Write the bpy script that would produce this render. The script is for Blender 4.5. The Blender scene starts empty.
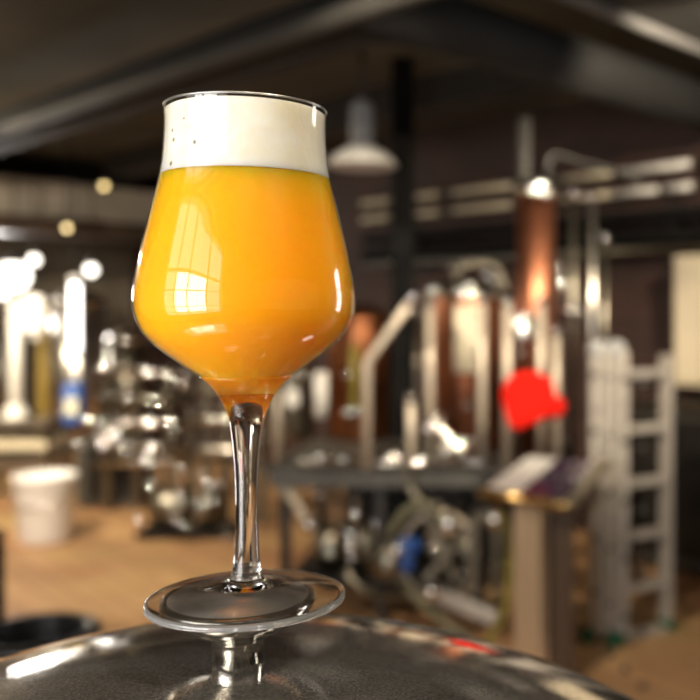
import bpy, bmesh, math, random
from mathutils import Vector, Matrix
random.seed(7)
PI = math.pi
C = bpy.context.scene.collection

# ------------------------------------------------------------------ frame of reference
F, CX, HY, EYE = 945.0, 495.0, 315.0, 1.67       # focal length in px, principal column, horizon row, eye height
def P(px, py, Y):
    """The place at distance Y that the photo shows at (px, py)."""
    return Vector(((px - CX) / F * Y, Y, EYE - (py - HY) / F * Y))
U = Vector((-.742, .670, 0)); V = Vector((.670, .742, 0)); Z = Vector((0, 0, 1))
def UV(u, v, z=0.0): return U * u + V * v + Z * z
def uv_of(p): return p.dot(U), p.dot(V)

# ------------------------------------------------------------------ materials
MATS = {}
def new_mat(name):
    m = bpy.data.materials.new(name); m.use_nodes = True
    n = m.node_tree; b = n.nodes['Principled BSDF']
    MATS[name] = m
    return m, n, b
def mat(name, col, rough=.5, metal=0.0, var=.15, scale=8.0, bump=0.0, bscale=60.0, coat=0.0, spec=.5, stretch=(1, 1, 1)):
    m, n, b = new_mat(name)
    tc = n.nodes.new('ShaderNodeTexCoord'); mp = n.nodes.new('ShaderNodeMapping')
    mp.inputs['Scale'].default_value = stretch
    n.links.new(tc.outputs['Object'], mp.inputs[0])
    no = n.nodes.new('ShaderNodeTexNoise'); no.inputs['Scale'].default_value = scale; no.inputs['Detail'].default_value = 5
    n.links.new(mp.outputs[0], no.inputs['Vector'])
    r = n.nodes.new('ShaderNodeValToRGB')
    r.color_ramp.elements[0].position = .3; r.color_ramp.elements[1].position = .7
    r.color_ramp.elements[0].color = tuple(c * (1 - var) for c in col) + (1,)
    r.color_ramp.elements[1].color = tuple(min(1, c * (1 + var)) for c in col) + (1,)
    n.links.new(no.outputs['Fac'], r.inputs[0]); n.links.new(r.outputs[0], b.inputs['Base Color'])
    b.inputs['Roughness'].default_value = rough; b.inputs['Metallic'].default_value = metal
    b.inputs['Coat Weight'].default_value = coat; b.inputs['Specular IOR Level'].default_value = spec
    if bump:
        n2 = n.nodes.new('ShaderNodeTexNoise'); n2.inputs['Scale'].default_value = bscale
        n.links.new(mp.outputs[0], n2.inputs['Vector'])
        bp = n.nodes.new('ShaderNodeBump'); bp.inputs['Strength'].default_value = bump; bp.inputs['Distance'].default_value = .01
        n.links.new(n2.outputs['Fac'], bp.inputs['Height']); n.links.new(bp.outputs[0], b.inputs['Normal'])
    return m
mat('steel', (.66, .63, .57), .16, 1.0, .08, 5)
mat('polished_steel', (.80, .78, .74), .10, 1.0, .04, 5)
mat('satin_steel', (.66, .62, .54), .30, 1.0, .12, 6, stretch=(1, 1, .2))
mat('dull_steel', (.22, .20, .155), .34, 1.0, .25, 6)
mat('brushed_pipe', (.64, .55, .43), .38, .35, .08, 6)
mat('aluminium', (.40, .36, .31), .5, .3, .08, 4)
mat('copper', (.36, .14, .075), .40, 1.0, .22, 4)
mat('old_copper', (.30, .115, .05), .38, 1.0, .3, 4)
mat('black_paint', (.007, .0065, .006), .8, 0, .3, 5, spec=.12)
mat('black_metal', (.035, .033, .03), .35, .6, .3, 5)
mat('dark_grey', (.075, .07, .06), .5, .2, .25, 5)
mat('duct_metal', (.008, .0075, .007), .75, .0, .25, 3)
mat('conduit_grey', (.22, .21, .20), .55, .0, .1, 5)
mat('beam_paint', (.035, .032, .028), .6, 0, .2, 3)
mat('cream_paint', (.62, .53, .38), .5, 0, .08, 3)
mat('cream_reflection', (.80, .71, .52), .55, 0, .06, 20)
mat('ivory_pipe', (.60, .53, .38), .4, .1, .1, 6)
mat('white_enamel', (.78, .75, .68), .3, 0, .04, 6)
mat('white_plastic', (.85, .84, .82), .45, 0, .03, 6)
mat('grey_plastic', (.30, .30, .29), .45, 0, .1, 6)
mat('blue_paint', (.02, .075, .28), .35, 0, .15, 9)
mat('pale_label', (.62, .60, .44), .5, 0, .05, 12)
mat('yellow_hose', (.20, .16, .025), .45, 0, .15, 12)
mat('yellow_paint', (.42, .28, .05), .5, 0, .15, 8)
mat('olive_hose', (.14, .13, .075), .5, 0, .2, 9)
mat('black_rubber', (.02, .02, .021), .3, 0, .2, 12, bump=.1)
mat('red_plastic', (.66, .010, .004), .75, 0, .02, 6, spec=.1)
mat('green_rubber', (.0, .10, .04), .5, 0, .15, 20)
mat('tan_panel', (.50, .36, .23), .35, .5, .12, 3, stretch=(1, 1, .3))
mat('screen_glass', (.045, .025, .05), .12, 0, .5, 2.2, coat=1.0)
mat('brass', (.66, .44, .16), .25, 1.0, .1, 6)
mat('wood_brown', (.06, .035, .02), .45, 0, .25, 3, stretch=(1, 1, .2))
mat('wall_plaster', (.12, .10, .075), .8, 0, .2, 2)
mat('white_wall', (.50, .47, .43), .8, 0, .1, 2)
mat('soffit_paint', (.52, .46, .37), .8, 0, .15, 2)
mat('knob_plate', (.58, .56, .53), .30, .8, .25, 60)
mat('grey_pipe', (.05, .047, .042), .6, .0, .15, 3, spec=.15)
mat('ceiling_paint', (.070, .058, .034), .85, 0, .35, .9, bump=.1, bscale=6)
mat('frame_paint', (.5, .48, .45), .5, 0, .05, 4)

def brick_mat():
    m, n, b = new_mat('dark_brick')
    tc = n.nodes.new('ShaderNodeTexCoord'); mp = n.nodes.new('ShaderNodeMapping')
    # wall runs along u: rotate so that u -> x, z -> y
    mp.inputs['Rotation'].default_value = (0, 0, 0)
    n.links.new(tc.outputs['UV'], mp.inputs[0])
    br = n.nodes.new('ShaderNodeTexBrick')
    br.inputs['Color1'].default_value = (.060, .022, .015, 1); br.inputs['Color2'].default_value = (.034, .014, .010, 1)
    br.inputs['Mortar'].default_value = (.04, .03, .024, 1)
    br.inputs['Scale'].default_value = 1.0; br.inputs['Brick Width'].default_value = .23; br.inputs['Row Height'].default_value = .075
    br.inputs['Mortar Size'].default_value = .008
    n.links.new(mp.outputs[0], br.inputs['Vector']); n.links.new(br.outputs['Color'], b.inputs['Base Color'])
    bp = n.nodes.new('ShaderNodeBump'); bp.inputs['Strength'].default_value = .5; bp.inputs['Distance'].default_value = .01; bp.invert = True
    n.links.new(br.outputs['Fac'], bp.inputs['Height']); n.links.new(bp.outputs[0], b.inputs['Normal'])
    b.inputs['Roughness'].default_value = .75
brick_mat()

def floor_mat():
    m, n, b = new_mat('worn_floor')
    tc = n.nodes.new('ShaderNodeTexCoord')
    no = n.nodes.new('ShaderNodeTexNoise'); no.inputs['Scale'].default_value = 1.1; no.inputs['Detail'].default_value = 6
    n.links.new(tc.outputs['Object'], no.inputs['Vector'])
    r = n.nodes.new('ShaderNodeValToRGB'); e = r.color_ramp.elements
    e[0].position = .32; e[0].color = (.36, .18, .085, 1); e[1].position = .68; e[1].color = (.58, .38, .165, 1)
    x = e.new(.5); x.color = (.50, .285, .135, 1)
    n.links.new(no.outputs['Fac'], r.inputs[0])
    mp = n.nodes.new('ShaderNodeMapping'); mp.inputs['Rotation'].default_value = (0, 0, math.radians(48))
    n.links.new(tc.outputs['Object'], mp.inputs[0])
    br = n.nodes.new('ShaderNodeTexBrick'); br.inputs['Scale'].default_value = 1; br.inputs['Brick Width'].default_value = 1.2; br.inputs['Row Height'].default_value = .16
    br.inputs['Color1'].default_value = (1, 1, 1, 1); br.inputs['Color2'].default_value = (.72, .70, .68, 1); br.inputs['Mortar'].default_value = (.45, .42, .4, 1); br.inputs['Mortar Size'].default_value = .005
    n.links.new(mp.outputs[0], br.inputs['Vector'])
    mx = n.nodes.new('ShaderNodeMix'); mx.data_type = 'RGBA'; mx.blend_type = 'MULTIPLY'; mx.inputs['Factor'].default_value = 1
    n.links.new(r.outputs[0], mx.inputs['A']); n.links.new(br.outputs['Color'], mx.inputs['B'])
    n.links.new(mx.outputs['Result'], b.inputs['Base Color'])
    b.inputs['Roughness'].default_value = .5
floor_mat()

def dome_mat():
    m, n, b = new_mat('tank_steel')
    tc = n.nodes.new('ShaderNodeTexCoord')
    def noise(s, d=6, st=(1, 1, 1)):
        mp = n.nodes.new('ShaderNodeMapping'); mp.inputs['Scale'].default_value = st
        n.links.new(tc.outputs['Object'], mp.inputs[0])
        t = n.nodes.new('ShaderNodeTexNoise'); t.inputs['Scale'].default_value = s; t.inputs['Detail'].default_value = d
        n.links.new(mp.outputs[0], t.inputs['Vector']); return t
    a = noise(14, 6); g = noise(900, 2)
    r = n.nodes.new('ShaderNodeValToRGB'); e = r.color_ramp.elements
    e[0].position = .42; e[0].color = (.50, .49, .475, 1); e[1].position = .60; e[1].color = (.72, .705, .69, 1)
    n.links.new(a.outputs['Fac'], r.inputs[0])
    r2 = n.nodes.new('ShaderNodeValToRGB'); e = r2.color_ramp.elements
    e[0].position = .35; e[0].color = (.55, .55, .55, 1); e[1].position = .7; e[1].color = (1.8, 1.77, 1.73, 1)
    n.links.new(g.outputs['Fac'], r2.inputs[0])
    mx = n.nodes.new('ShaderNodeMix'); mx.data_type = 'RGBA'; mx.blend_type = 'MULTIPLY'; mx.inputs['Factor'].default_value = .75
    n.links.new(r.outputs[0], mx.inputs['A']); n.links.new(r2.outputs[0], mx.inputs['B'])
    n.links.new(mx.outputs['Result'], b.inputs['Base Color'])
    rr = n.nodes.new('ShaderNodeMapRange'); rr.inputs['From Min'].default_value = .4; rr.inputs['From Max'].default_value = .62
    rr.inputs['To Min'].default_value = .05; rr.inputs['To Max'].default_value = .11
    n.links.new(a.outputs['Fac'], rr.inputs['Value']); n.links.new(rr.outputs[0], b.inputs['Roughness'])
    b.inputs['Metallic'].default_value = .93
    w = noise(5, 3)
    bp = n.nodes.new('ShaderNodeBump'); bp.inputs['Strength'].default_value = .25; bp.inputs['Distance'].default_value = .012
    n.links.new(w.outputs['Fac'], bp.inputs['Height'])
    bp2 = n.nodes.new('ShaderNodeBump'); bp2.inputs['Strength'].default_value = .10; bp2.inputs['Distance'].default_value = .0004
    n.links.new(g.outputs['Fac'], bp2.inputs['Height']); n.links.new(bp.outputs[0], bp2.inputs['Normal'])
    n.links.new(bp2.outputs[0], b.inputs['Normal'])
dome_mat()

def thin_glass_mat():
    m = bpy.data.materials.new('bowl_glass'); m.use_nodes = True; MATS['bowl_glass'] = m
    n = m.node_tree; n.nodes.clear()
    o = n.nodes.new('ShaderNodeOutputMaterial'); t = n.nodes.new('ShaderNodeBsdfTransparent'); g = n.nodes.new('ShaderNodeBsdfGlossy')
    g.inputs['Roughness'].default_value = .0; t.inputs['Color'].default_value = (.99, .99, .99, 1)
    lw = n.nodes.new('ShaderNodeLayerWeight'); lw.inputs['Blend'].default_value = .5
    p = n.nodes.new('ShaderNodeMath'); p.operation = 'POWER'; p.inputs[1].default_value = 5
    n.links.new(lw.outputs['Facing'], p.inputs[0])
    ml = n.nodes.new('ShaderNodeMath'); ml.operation = 'MULTIPLY_ADD'; ml.inputs[1].default_value = .9; ml.inputs[2].default_value = .045
    n.links.new(p.outputs[0], ml.inputs[0])
    mx = n.nodes.new('ShaderNodeMixShader'); n.links.new(ml.outputs[0], mx.inputs[0]); n.links.new(t.outputs[0], mx.inputs[1]); n.links.new(g.outputs[0], mx.inputs[2])
    n.links.new(mx.outputs[0], o.inputs['Surface'])
thin_glass_mat()
def rim_mat():
    m = bpy.data.materials.new('rim_glass'); m.use_nodes = True; MATS['rim_glass'] = m
    n = m.node_tree; n.nodes.clear()
    o = n.nodes.new('ShaderNodeOutputMaterial'); t = n.nodes.new('ShaderNodeBsdfTransparent'); g = n.nodes.new('ShaderNodeBsdfGlossy')
    g.inputs['Roughness'].default_value = .32
    mx = n.nodes.new('ShaderNodeMixShader'); mx.inputs[0].default_value = .5
    n.links.new(t.outputs[0], mx.inputs[1]); n.links.new(g.outputs[0], mx.inputs[2]); n.links.new(mx.outputs[0], o.inputs['Surface'])
rim_mat()
def glass_mat():
    m, n, b = new_mat('clear_glass')
    b.inputs['Base Color'].default_value = (1, 1, 1, 1); b.inputs['Roughness'].default_value = 0
    b.inputs['Transmission Weight'].default_value = 1; b.inputs['IOR'].default_value = 1.5
glass_mat()
def edge_mat():
    m, n, b = new_mat('edge_glass')
    b.inputs['Base Color'].default_value = (.95, .95, .95, 1); b.inputs['Roughness'].default_value = .14
    b.inputs['Transmission Weight'].default_value = .84; b.inputs['IOR'].default_value = 1.5
edge_mat()
def beer_mat():
    m, n, b = new_mat('hazy_beer')
    b.inputs['Base Color'].default_value = (1.0, .385, .008, 1)
    b.inputs['Roughness'].default_value = .35; b.inputs['Specular IOR Level'].default_value = .1
    b.inputs['Subsurface Weight'].default_value = 1.0
    b.inputs['Subsurface Radius'].default_value = (1.0, .5, .06); b.inputs['Subsurface Scale'].default_value = .06
beer_mat()
def foam_mat():
    m, n, b = new_mat('beer_foam')
    tc = n.nodes.new('ShaderNodeTexCoord')
    vo = n.nodes.new('ShaderNodeTexVoronoi'); vo.inputs['Scale'].default_value = 420
    n.links.new(tc.outputs['Object'], vo.inputs['Vector'])
    no = n.nodes.new('ShaderNodeTexNoise'); no.inputs['Scale'].default_value = 38; no.inputs['Detail'].default_value = 4
    n.links.new(tc.outputs['Object'], no.inputs['Vector'])
    r = n.nodes.new('ShaderNodeValToRGB'); e = r.color_ramp.elements
    e[0].position = .36; e[0].color = (.72, .68, .54, 1); e[1].position = .60; e[1].color = (.80, .79, .735, 1)
    n.links.new(no.outputs['Fac'], r.inputs[0]); v2 = n.nodes.new('ShaderNodeTexVoronoi'); v2.inputs['Scale'].default_value = 170
    n.links.new(tc.outputs['Object'], v2.inputs['Vector'])
    sp = n.nodes.new('ShaderNodeSeparateColor'); n.links.new(v2.outputs['Color'], sp.inputs[0])
    gt = n.nodes.new('ShaderNodeMath'); gt.operation = 'GREATER_THAN'; gt.inputs[1].default_value = .86; n.links.new(sp.outputs[0], gt.inputs[0])
    lt = n.nodes.new('ShaderNodeMath'); lt.operation = 'LESS_THAN'; lt.inputs[1].default_value = .17; n.links.new(v2.outputs['Distance'], lt.inputs[0])
    mu = n.nodes.new('ShaderNodeMath'); mu.operation = 'MULTIPLY'; n.links.new(gt.outputs[0], mu.inputs[0]); n.links.new(lt.outputs[0], mu.inputs[1])
    ms = n.nodes.new('ShaderNodeMix'); ms.data_type = 'RGBA'; ms.inputs['B'].default_value = (.25, .2, .12, 1)
    n.links.new(mu.outputs[0], ms.inputs['Factor']); n.links.new(r.outputs[0], ms.inputs['A']); n.links.new(ms.outputs['Result'], b.inputs['Base Color'])
    b.inputs['Roughness'].default_value = .6; b.inputs['Subsurface Weight'].default_value = 1.0
    b.inputs['Subsurface Radius'].default_value = (1, .85, .6); b.inputs['Subsurface Scale'].default_value = .012
    bp = n.nodes.new('ShaderNodeBump'); bp.inputs['Strength'].default_value = .25; bp.inputs['Distance'].default_value = .0006
    n.links.new(vo.outputs['Distance'], bp.inputs['Height']); n.links.new(bp.outputs[0], b.inputs['Normal'])
foam_mat()
def emit_mat(name, col, s):
    m, n, b = new_mat(name)
    b.inputs['Base Color'].default_value = (.8, .8, .8, 1); b.inputs['Emission Color'].default_value = col + (1,); b.inputs['Emission Strength'].default_value = s
emit_mat('highlight_glow', (1, .96, .92), 5.0)
emit_mat('warm_bulb', (1, .72, .28), 3.5)
emit_mat('lamp_white', (1, .93, .82), 4.0)
emit_mat('window_daylight', (1, .97, .93), 3.0)

# ------------------------------------------------------------------ mesh builder
class MB:
    def __init__(s): s.bm = bmesh.new()
    def box(s, c, size, ax=None, bev=0.0):
        """box centred at c, full sizes along axes ax"""
        ax = ax or (Vector((1, 0, 0)), Vector((0, 1, 0)), Z); c = Vector(c)
        t = bmesh.new(); bmesh.ops.create_cube(t, size=1)
        for v in t.verts: v.co = Vector((v.co.x * size[0], v.co.y * size[1], v.co.z * size[2]))
        if bev: bmesh.ops.bevel(t, geom=t.edges[:], offset=bev, segments=2, affect='EDGES')
        for v in t.verts: v.co = c + ax[0] * v.co.x + ax[1] * v.co.y + ax[2] * v.co.z
        s.merge(t); return s
    def uvbox(s, u0, u1, v0, v1, z0, z1):
        return s.box(UV((u0 + u1) / 2, (v0 + v1) / 2, (z0 + z1) / 2), (abs(u1 - u0), abs(v1 - v0), abs(z1 - z0)), (U, V, Z))
    def merge(s, t):
        me = bpy.data.meshes.new('t'); t.to_mesh(me); s.bm.from_mesh(me); bpy.data.meshes.remove(me); t.free()
    def lathe(s, o, prof, ax=Z, n=48, cap=True):
        """revolve (r, h) profile about axis ax through o"""
        o = Vector(o); ax = Vector(ax).normalized()
        q = ax.to_track_quat('Z', 'Y'); e1 = q @ Vector((1, 0, 0)); e2 = q @ Vector((0, 1, 0))
        rings = []
        for r, h in prof:
            if r < 1e-6: rings.append([s.bm.verts.new(o + ax * h)]); continue
            rings.append([s.bm.verts.new(o + ax * h + (e1 * math.cos(2 * PI * k / n) + e2 * math.sin(2 * PI * k / n)) * r) for k in range(n)])
        for a, b in zip(rings, rings[1:]):
            if len(a) == 1 and len(b) == 1: continue
            for k in range(n):
                j = (k + 1) % n
                if len(a) == 1: f = (a[0], b[j], b[k])
                elif len(b) == 1: f = (a[k], a[j], b[0])
                else: f = (a[k], a[j], b[j], b[k])
                s.bm.faces.new(f).smooth = True
        if cap:
            if len(rings[0]) > 1: s.bm.faces.new(rings[0][::-1])
            if len(rings[-1]) > 1: s.bm.faces.new(rings[-1])
        return s
    def cyl(s, a, b, r, n=20, r2=None):
        a, b = Vector(a), Vector(b)
        return s.lathe(a, [(r, 0), (r2 if r2 else r, (b - a).length)], b - a, n)
    def ball(s, c, r, n=20, sq=1.0, ax=Z):
        return s.lathe(c, [(max(0, r * math.sin(PI * k / 12)), -r * sq * math.cos(PI * k / 12)) for k in range(13)], ax, n, cap=False)
    def tube(s, pts, r, n=14, smooth=0):
        pts = [Vector(p) for p in pts]
        for _ in range(smooth):
            q = [pts[0]]
            for a, b in zip(pts, pts[1:]): q += [a * .75 + b * .25, a * .25 + b * .75]
            pts = q + [pts[-1]]
        rings = []; prev = None
        for i, p in enumerate(pts):
            d = (pts[min(i + 1, len(pts) - 1)] - pts[max(i - 1, 0)]).normalized()
            if prev is None: e1 = d.orthogonal().normalized()
            else: e1 = (prev - d * prev.dot(d)).normalized()
            prev = e1; e2 = d.cross(e1)
            rings.append([s.bm.verts.new(p + (e1 * math.cos(2 * PI * k / n) + e2 * math.sin(2 * PI * k / n)) * r) for k in range(n)])
        for a, b in zip(rings, rings[1:]):
            for k in range(n): s.bm.faces.new((a[k], a[(k + 1) % n], b[(k + 1) % n], b[k])).smooth = True
        s.bm.faces.new(rings[0][::-1]); s.bm.faces.new(rings[-1])
        return s
    def prism(s, loop, d):
        """loop of points extruded by vector d"""
        d = Vector(d); a = [s.bm.verts.new(Vector(p)) for p in loop]; b = [s.bm.verts.new(Vector(p) + d) for p in loop]
        n = len(a); s.bm.faces.new(a); s.bm.faces.new(b[::-1])
        for k in range(n): s.bm.faces.new((a[k], b[k], b[(k + 1) % n], a[(k + 1) % n]))
        return s
    def build(s, name, m, parent=None, uvwall=False):
        bmesh.ops.recalc_face_normals(s.bm, faces=s.bm.faces[:])
        root = parent
        while root is not None and root.parent is not None: root = root.parent
        if root is not None:
            for v in s.bm.verts: v.co -= root.location
        me = bpy.data.meshes.new(name); s.bm.to_mesh(me); s.bm.free()
        if uvwall:
            ul = me.uv_layers.new()
            for l in me.loops:
                co = me.vertices[l.vertex_index].co; ul.data[l.index].uv = (co.dot(U) if uvwall == 'u' else co.dot(V), co.z)
        me.materials.append(MATS[m])
        o = bpy.data.objects.new(name, me); C.objects.link(o)
        if parent is not None: o.parent = parent
        return o
def tag(o, label, cat, group=None):
    o['label'] = label; o['category'] = cat
    if group: o['group'] = group
    return o
def thing(name, label, cat, loc, group=None):
    o = bpy.data.objects.new(name, None); C.objects.link(o); o.location = loc; o.empty_display_size = .05
    return tag(o, label, cat, group)
def struct(name, mb, m, parent=None, uvwall=False):
    o = mb.build(name, m, parent, uvwall)
    if parent is None: o['kind'] = 'structure'
    return o

# ------------------------------------------------------------------ light levels and the ceiling spots (above and outside the frame)
L_SIDE, L_MAIN = 2.2, 11.0
WARM = (1, .86, .66)
LAMPS = [((-3.6, 5.2, 3.2), (-2.3, 7.2, 0), 480, 76), ((-2.9, 4.0, 2.9), (-3.4, 8.4, .7), 650, 44), ((-.7, 2.5, 3.2), (-.3, 5.2, .8), 560, 70),
         ((.9, 2.5, 3.2), (.2, 5.3, 1.6), 520, 42), ((2.2, 2.8, 3.1), (.7, 5.0, 1.3), 60, 42), ((1.7, 3.9, 2.9), (.9, 6.2, 2.6), 330, 80), ((-4.7, 6.2, 3.0), (-4.6, 9.5, .9), 640, 56)]
def half_vector(c, k):
    """how a polished cap is turned: it glints one of the ceiling spots at the camera"""
    L = Vector(LAMPS[k][0]); e = Vector((0, 0, EYE))
    return ((L - c).normalized() + (e - c).normalized()).normalized()

# ------------------------------------------------------------------ room
U0, U1, V0, V1, H = -5.0, 11.6, -2.2, 5.9, 3.35
struct('floor', MB().uvbox(U0 - .2, U1 + .2, V0 - .2, V1 + .2, -.1, 0), 'worn_floor')
struct('ceiling', MB().uvbox(U0 - .2, U1 + .2, V0 - .2, V1 + .2, H, H + .1), 'ceiling_paint')
# far wall on the left with a bright window, and the street wall behind the camera with two tall windows
def wall_with_openings(name, axis, a0, a1, b0, b1, holes, m):
    mb = MB(); edges = sorted(holes); cur = a0
    def add(x0, x1, z0, z1):
        if axis == 'u': mb.uvbox(x0, x1, b0, b1, z0, z1)
        else: mb.uvbox(b0, b1, x0, x1, z0, z1)
    for (x0, x1, z0, z1) in edges:
        add(cur, x0, 0, H); add(x0, x1, 0, z0); add(x0, x1, z1, H); cur = x1
    add(cur, a1, 0, H)
    return struct(name, mb, m, None, axis if m == 'dark_brick' else False)
def window(n, axis, x0, x1, z0, z1, b0, b1, nx, nz):
    """frame and glazing bars in an opening"""
    fr = MB(); mid = (b0 + b1) / 2
    def bar(c0, c1, z_0, z_1, mb, d=.05):
        if axis == 'u': mb.uvbox(c0, c1, mid - d, mid + d, z_0, z_1)
        else: mb.uvbox(mid - d, mid + d, c0, c1, z_0, z_1)
    w = .07
    bar(x0, x0 + w, z0, z1, fr); bar(x1 - w, x1, z0, z1, fr); bar(x0 + w, x1 - w, z0, z0 + w, fr); bar(x0 + w, x1 - w, z1 - w, z1, fr)
    o = struct('window_%d' % n, fr, 'frame_paint')
    mb = MB()
    for k in range(1, nx): c = x0 + (x1 - x0) * k / nx; bar(c - .025, c + .025, z0 + w, z1 - w, mb, .03)
    for k in range(1, nz): c = z0 + (z1 - z0) * k / nz; bar(x0 + w, x1 - w, c - .025, c + .025, mb, .028)
    mb.build('glazing_bar', 'frame_paint', o)
    return o
def area(name, loc, direction, sx, sy, power, col=(1, 1, 1), spread=None):
    l = bpy.data.lights.new(name, 'AREA'); l.shape = 'RECTANGLE'; l.size = sx; l.size_y = sy; l.energy = power; l.color = col
    if spread: l.spread = spread
    o = bpy.data.objects.new(name, l); C.objects.link(o); o.location = loc
    o.rotation_euler = Vector(direction).to_track_quat('-Z', 'Y').to_euler()
    return o
W1 = (-1.23, 2.05, .45, 3.2); BR = (-.40, 1.22, .75, 2.5)
wall_with_openings('wall_front', 'u', U0, U1, V0 - .2, V0, [W1], 'white_wall')
fr_ = window(1, 'u', *W1, V0 - .2, V0, 1, 1)
gb = MB()
for c in (BR[0], (BR[0] + BR[1]) * .5 + .12, BR[1]): gb.uvbox(c - .03, c + .03, V0 - .13, V0 - .07, W1[2] + .07, W1[3] - .07)
gb.build('mullion', 'frame_paint', fr_)
gb = MB()
for c in (BR[2], 1.25, 2.05, BR[3]): gb.uvbox(W1[0] + .07, W1[1] - .07, V0 - .125, V0 - .075, c - .022, c + .022)
gb.build('transom', 'frame_paint', fr_)
DAY = (1.0, .965, .92)
def pane(x0, x1, z0, z1, dv, L):
    A = (x1 - x0) * (z1 - z0)
    area('daylight', UV((x0 + x1) / 2, V0 - dv, (z0 + z1) / 2), V, x1 - x0, z1 - z0, L * PI * A, DAY)
pane(*W1, .32, L_SIDE); pane(*BR, .22, L_MAIN)
# far left wall (constant u)
def v_at(px, u):       # where column px meets the plane u
    d = Vector(((px - CX) / F, 1, 0)); t = u / d.dot(U); p = d * t
    return p.dot(V), p.y
wv0, wy = v_at(-60, U1); wv1, _ = v_at(14, U1)
zt = EYE + (315 - 262) / F * 10.5; zb = EYE + (315 - 302) / F * 10.5
W3 = (wv0, wv1, zb, zt)
wall_with_openings('wall_left', 'v', V0, V1, U1, U1 + .2, [W3], 'wall_plaster')
window(3, 'v', *W3, U1, U1 + .2, 2, 1)
area('daylight', UV(U1 + .3, (wv0 + wv1) / 2, (zb + zt) / 2), -U, .1 + wv1 - wv0, zt - zb, 90, DAY)
W4 = (-1.3, -.35, .4, 3.1)
wall_with_openings('wall_back', 'u', U0, U1, V1, V1 + .2, [W4], 'dark_brick')
window(4, 'u', *W4, V1, V1 + .2, 1, 4)
area('daylight', UV((W4[0] + W4[1]) / 2, V1 + .3, 1.75), -V, W4[1] - W4[0], 2.7, 10 * PI * 2.6, DAY)
struct('wall_right', MB().uvbox(U0 - .2, U0, V0, V1, 0, H), 'white_wall')
# pillar, ceiling beams
pb = P(403, 345, 6.2); pu, pv = uv_of(pb)
struct('trim_pillar', MB().box(Vector((pb.x, pb.y, H / 2)), (.135, .135, H)), 'black_paint')
struct('trim_beam', MB().uvbox(2.15, 2.72, V0, V1, H - .15, H), 'beam_paint')
struct('trim_crossbeam', MB().uvbox(U1 - 1.7, U1 - 1.3, V0, V1, 2.5, 2.68), 'wood_brown')
struct('trim_soffit', MB().uvbox(U1 - 1.6, U1, V0, V1, 2.68, 3.06), 'soffit_paint')
struct('trim_joist', MB().uvbox(3.6, U1 - 2, 4.6, 4.9, H - .22, H), 'beam_paint')

# ------------------------------------------------------------------ tank, glass, beer
AX = P(246.7, 315, .409); AX.z = 0
def gz(py): return EYE - (py - HY) / F * .409
zc = gz(657)
DA, DC = .493, .547
TX = Vector((-.1218, .4037, 0)); KX = AX + Vector((-.0034, 0, 0))
tank = thing('storage_tank', 'dark brushed steel storage tank with domed top, carrying the beer glass', 'tank', (TX.x, TX.y, 0))
cz = gz(657.5) - DC
pr = [(DA * math.sin(PI / 2 * k / 40), cz + DC * math.cos(PI / 2 * k / 40)) for k in range(41)]
MB().lathe(TX, pr, Z, 128, cap=False).build('domed_top', 'tank_steel', tank)
MB().lathe(TX, [(DA, cz - .004), (DA + .006, cz - .02), (DA + .006, cz - .05), (DA, cz - .06), (DA, .12), (DA - .03, .05), (DA - .05, 0), (0, 0)], Z, 96, cap=False).build('body', 'satin_steel', tank)
R = lambda px: px / 2393.0 / 1.0
kn = MB().lathe(KX, [(0, gz(660)), (R(26), gz(660)), (R(26), gz(639)), (R(27.5), gz(636.5)), (R(31), gz(634)), (R(46), gz(627.5)), (R(62), gz(619)), (R(74), gz(609.5)), (R(77), gz(605)), (R(76.4), gz(601.3)), (R(72), gz(600.9)), (0, gz(600.9))], Z, 96, cap=False)
kn.build('knob', 'steel', tank)
MB().lathe(KX, [(0, gz(601.1)), (R(70), gz(601.1)), (R(70), gz(600.86)), (0, gz(600.86))], Z, 64, cap=False).build('knob_plate', 'knob_plate', tank)

glass = thing('beer_glass', 'tall stemmed tulip beer glass standing on the steel tank knob', 'glass', (AX.x, AX.y, gz(600.8)))
def spline(pts, n=6):
    """Catmull-Rom through (r, y) points"""
    out = []
    q = [pts[0]] + pts + [pts[-1]]
    for i in range(1, len(q) - 2):
        p0, p1, p2, p3 = q[i - 1:i + 3]
        for k in range(n):
            t = k / n
            out.append(tuple(.5 * (2 * b + (c - a) * t + (2 * a - 5 * b + 4 * c - d) * t * t + (3 * b - a - 3 * c + d) * t ** 3) for a, b, c, d in zip(p0, p1, p2, p3)))
    return out + [pts[-1]]
OUT = [(81.8, 110.5), (81.4, 122), (81.6, 136), (82.6, 152), (84.3, 168), (88.8, 190), (93.9, 210), (98.8, 230), (103.6, 250), (107.8, 270), (110.6, 288), (111.3, 300), (110.4, 311), (107, 322), (101, 333), (92.5, 342.5), (82.5, 351), (71, 359.5), (59, 368), (47, 376), (37.5, 384), (30, 393), (24.5, 402), (20.5, 411)]
outer = spline(OUT, 5)
def rad_at(y):
    for (r0, y0), (r1, y1) in zip(outer, outer[1:]):
        if y0 <= y <= y1: return r0 + (r1 - r0) * (y - y0) / max(1e-6, y1 - y0)
    return outer[-1][0]
TH = 1.3     # wall in px
def inset(prof, d):
    out = []
    for i, (r, y) in enumerate(prof):
        a = prof[max(0, i - 1)]; b = prof[min(len(prof) - 1, i + 1)]
        tx, ty = b[0] - a[0], b[1] - a[1]; L = math.hypot(tx, ty)
        out.append((r - d * ty / L, y + d * tx / L * -1 * -1 if False else y + d * tx / L))
    return out
inner = inset(outer, TH)
YB = 376.0    # below this the glass is solid
o_up = [(r, y) for r, y in outer if y < YB]; i_up = [(r, y) for r, y in inner if y < YB]
bowl = [(R(r), gz(y)) for r, y in i_up[::-1]] + [(R(r), gz(y)) for r, y in o_up]
MB().lathe(AX, bowl, Z, 128, cap=False).build('bowl', 'bowl_glass', glass)
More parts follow.
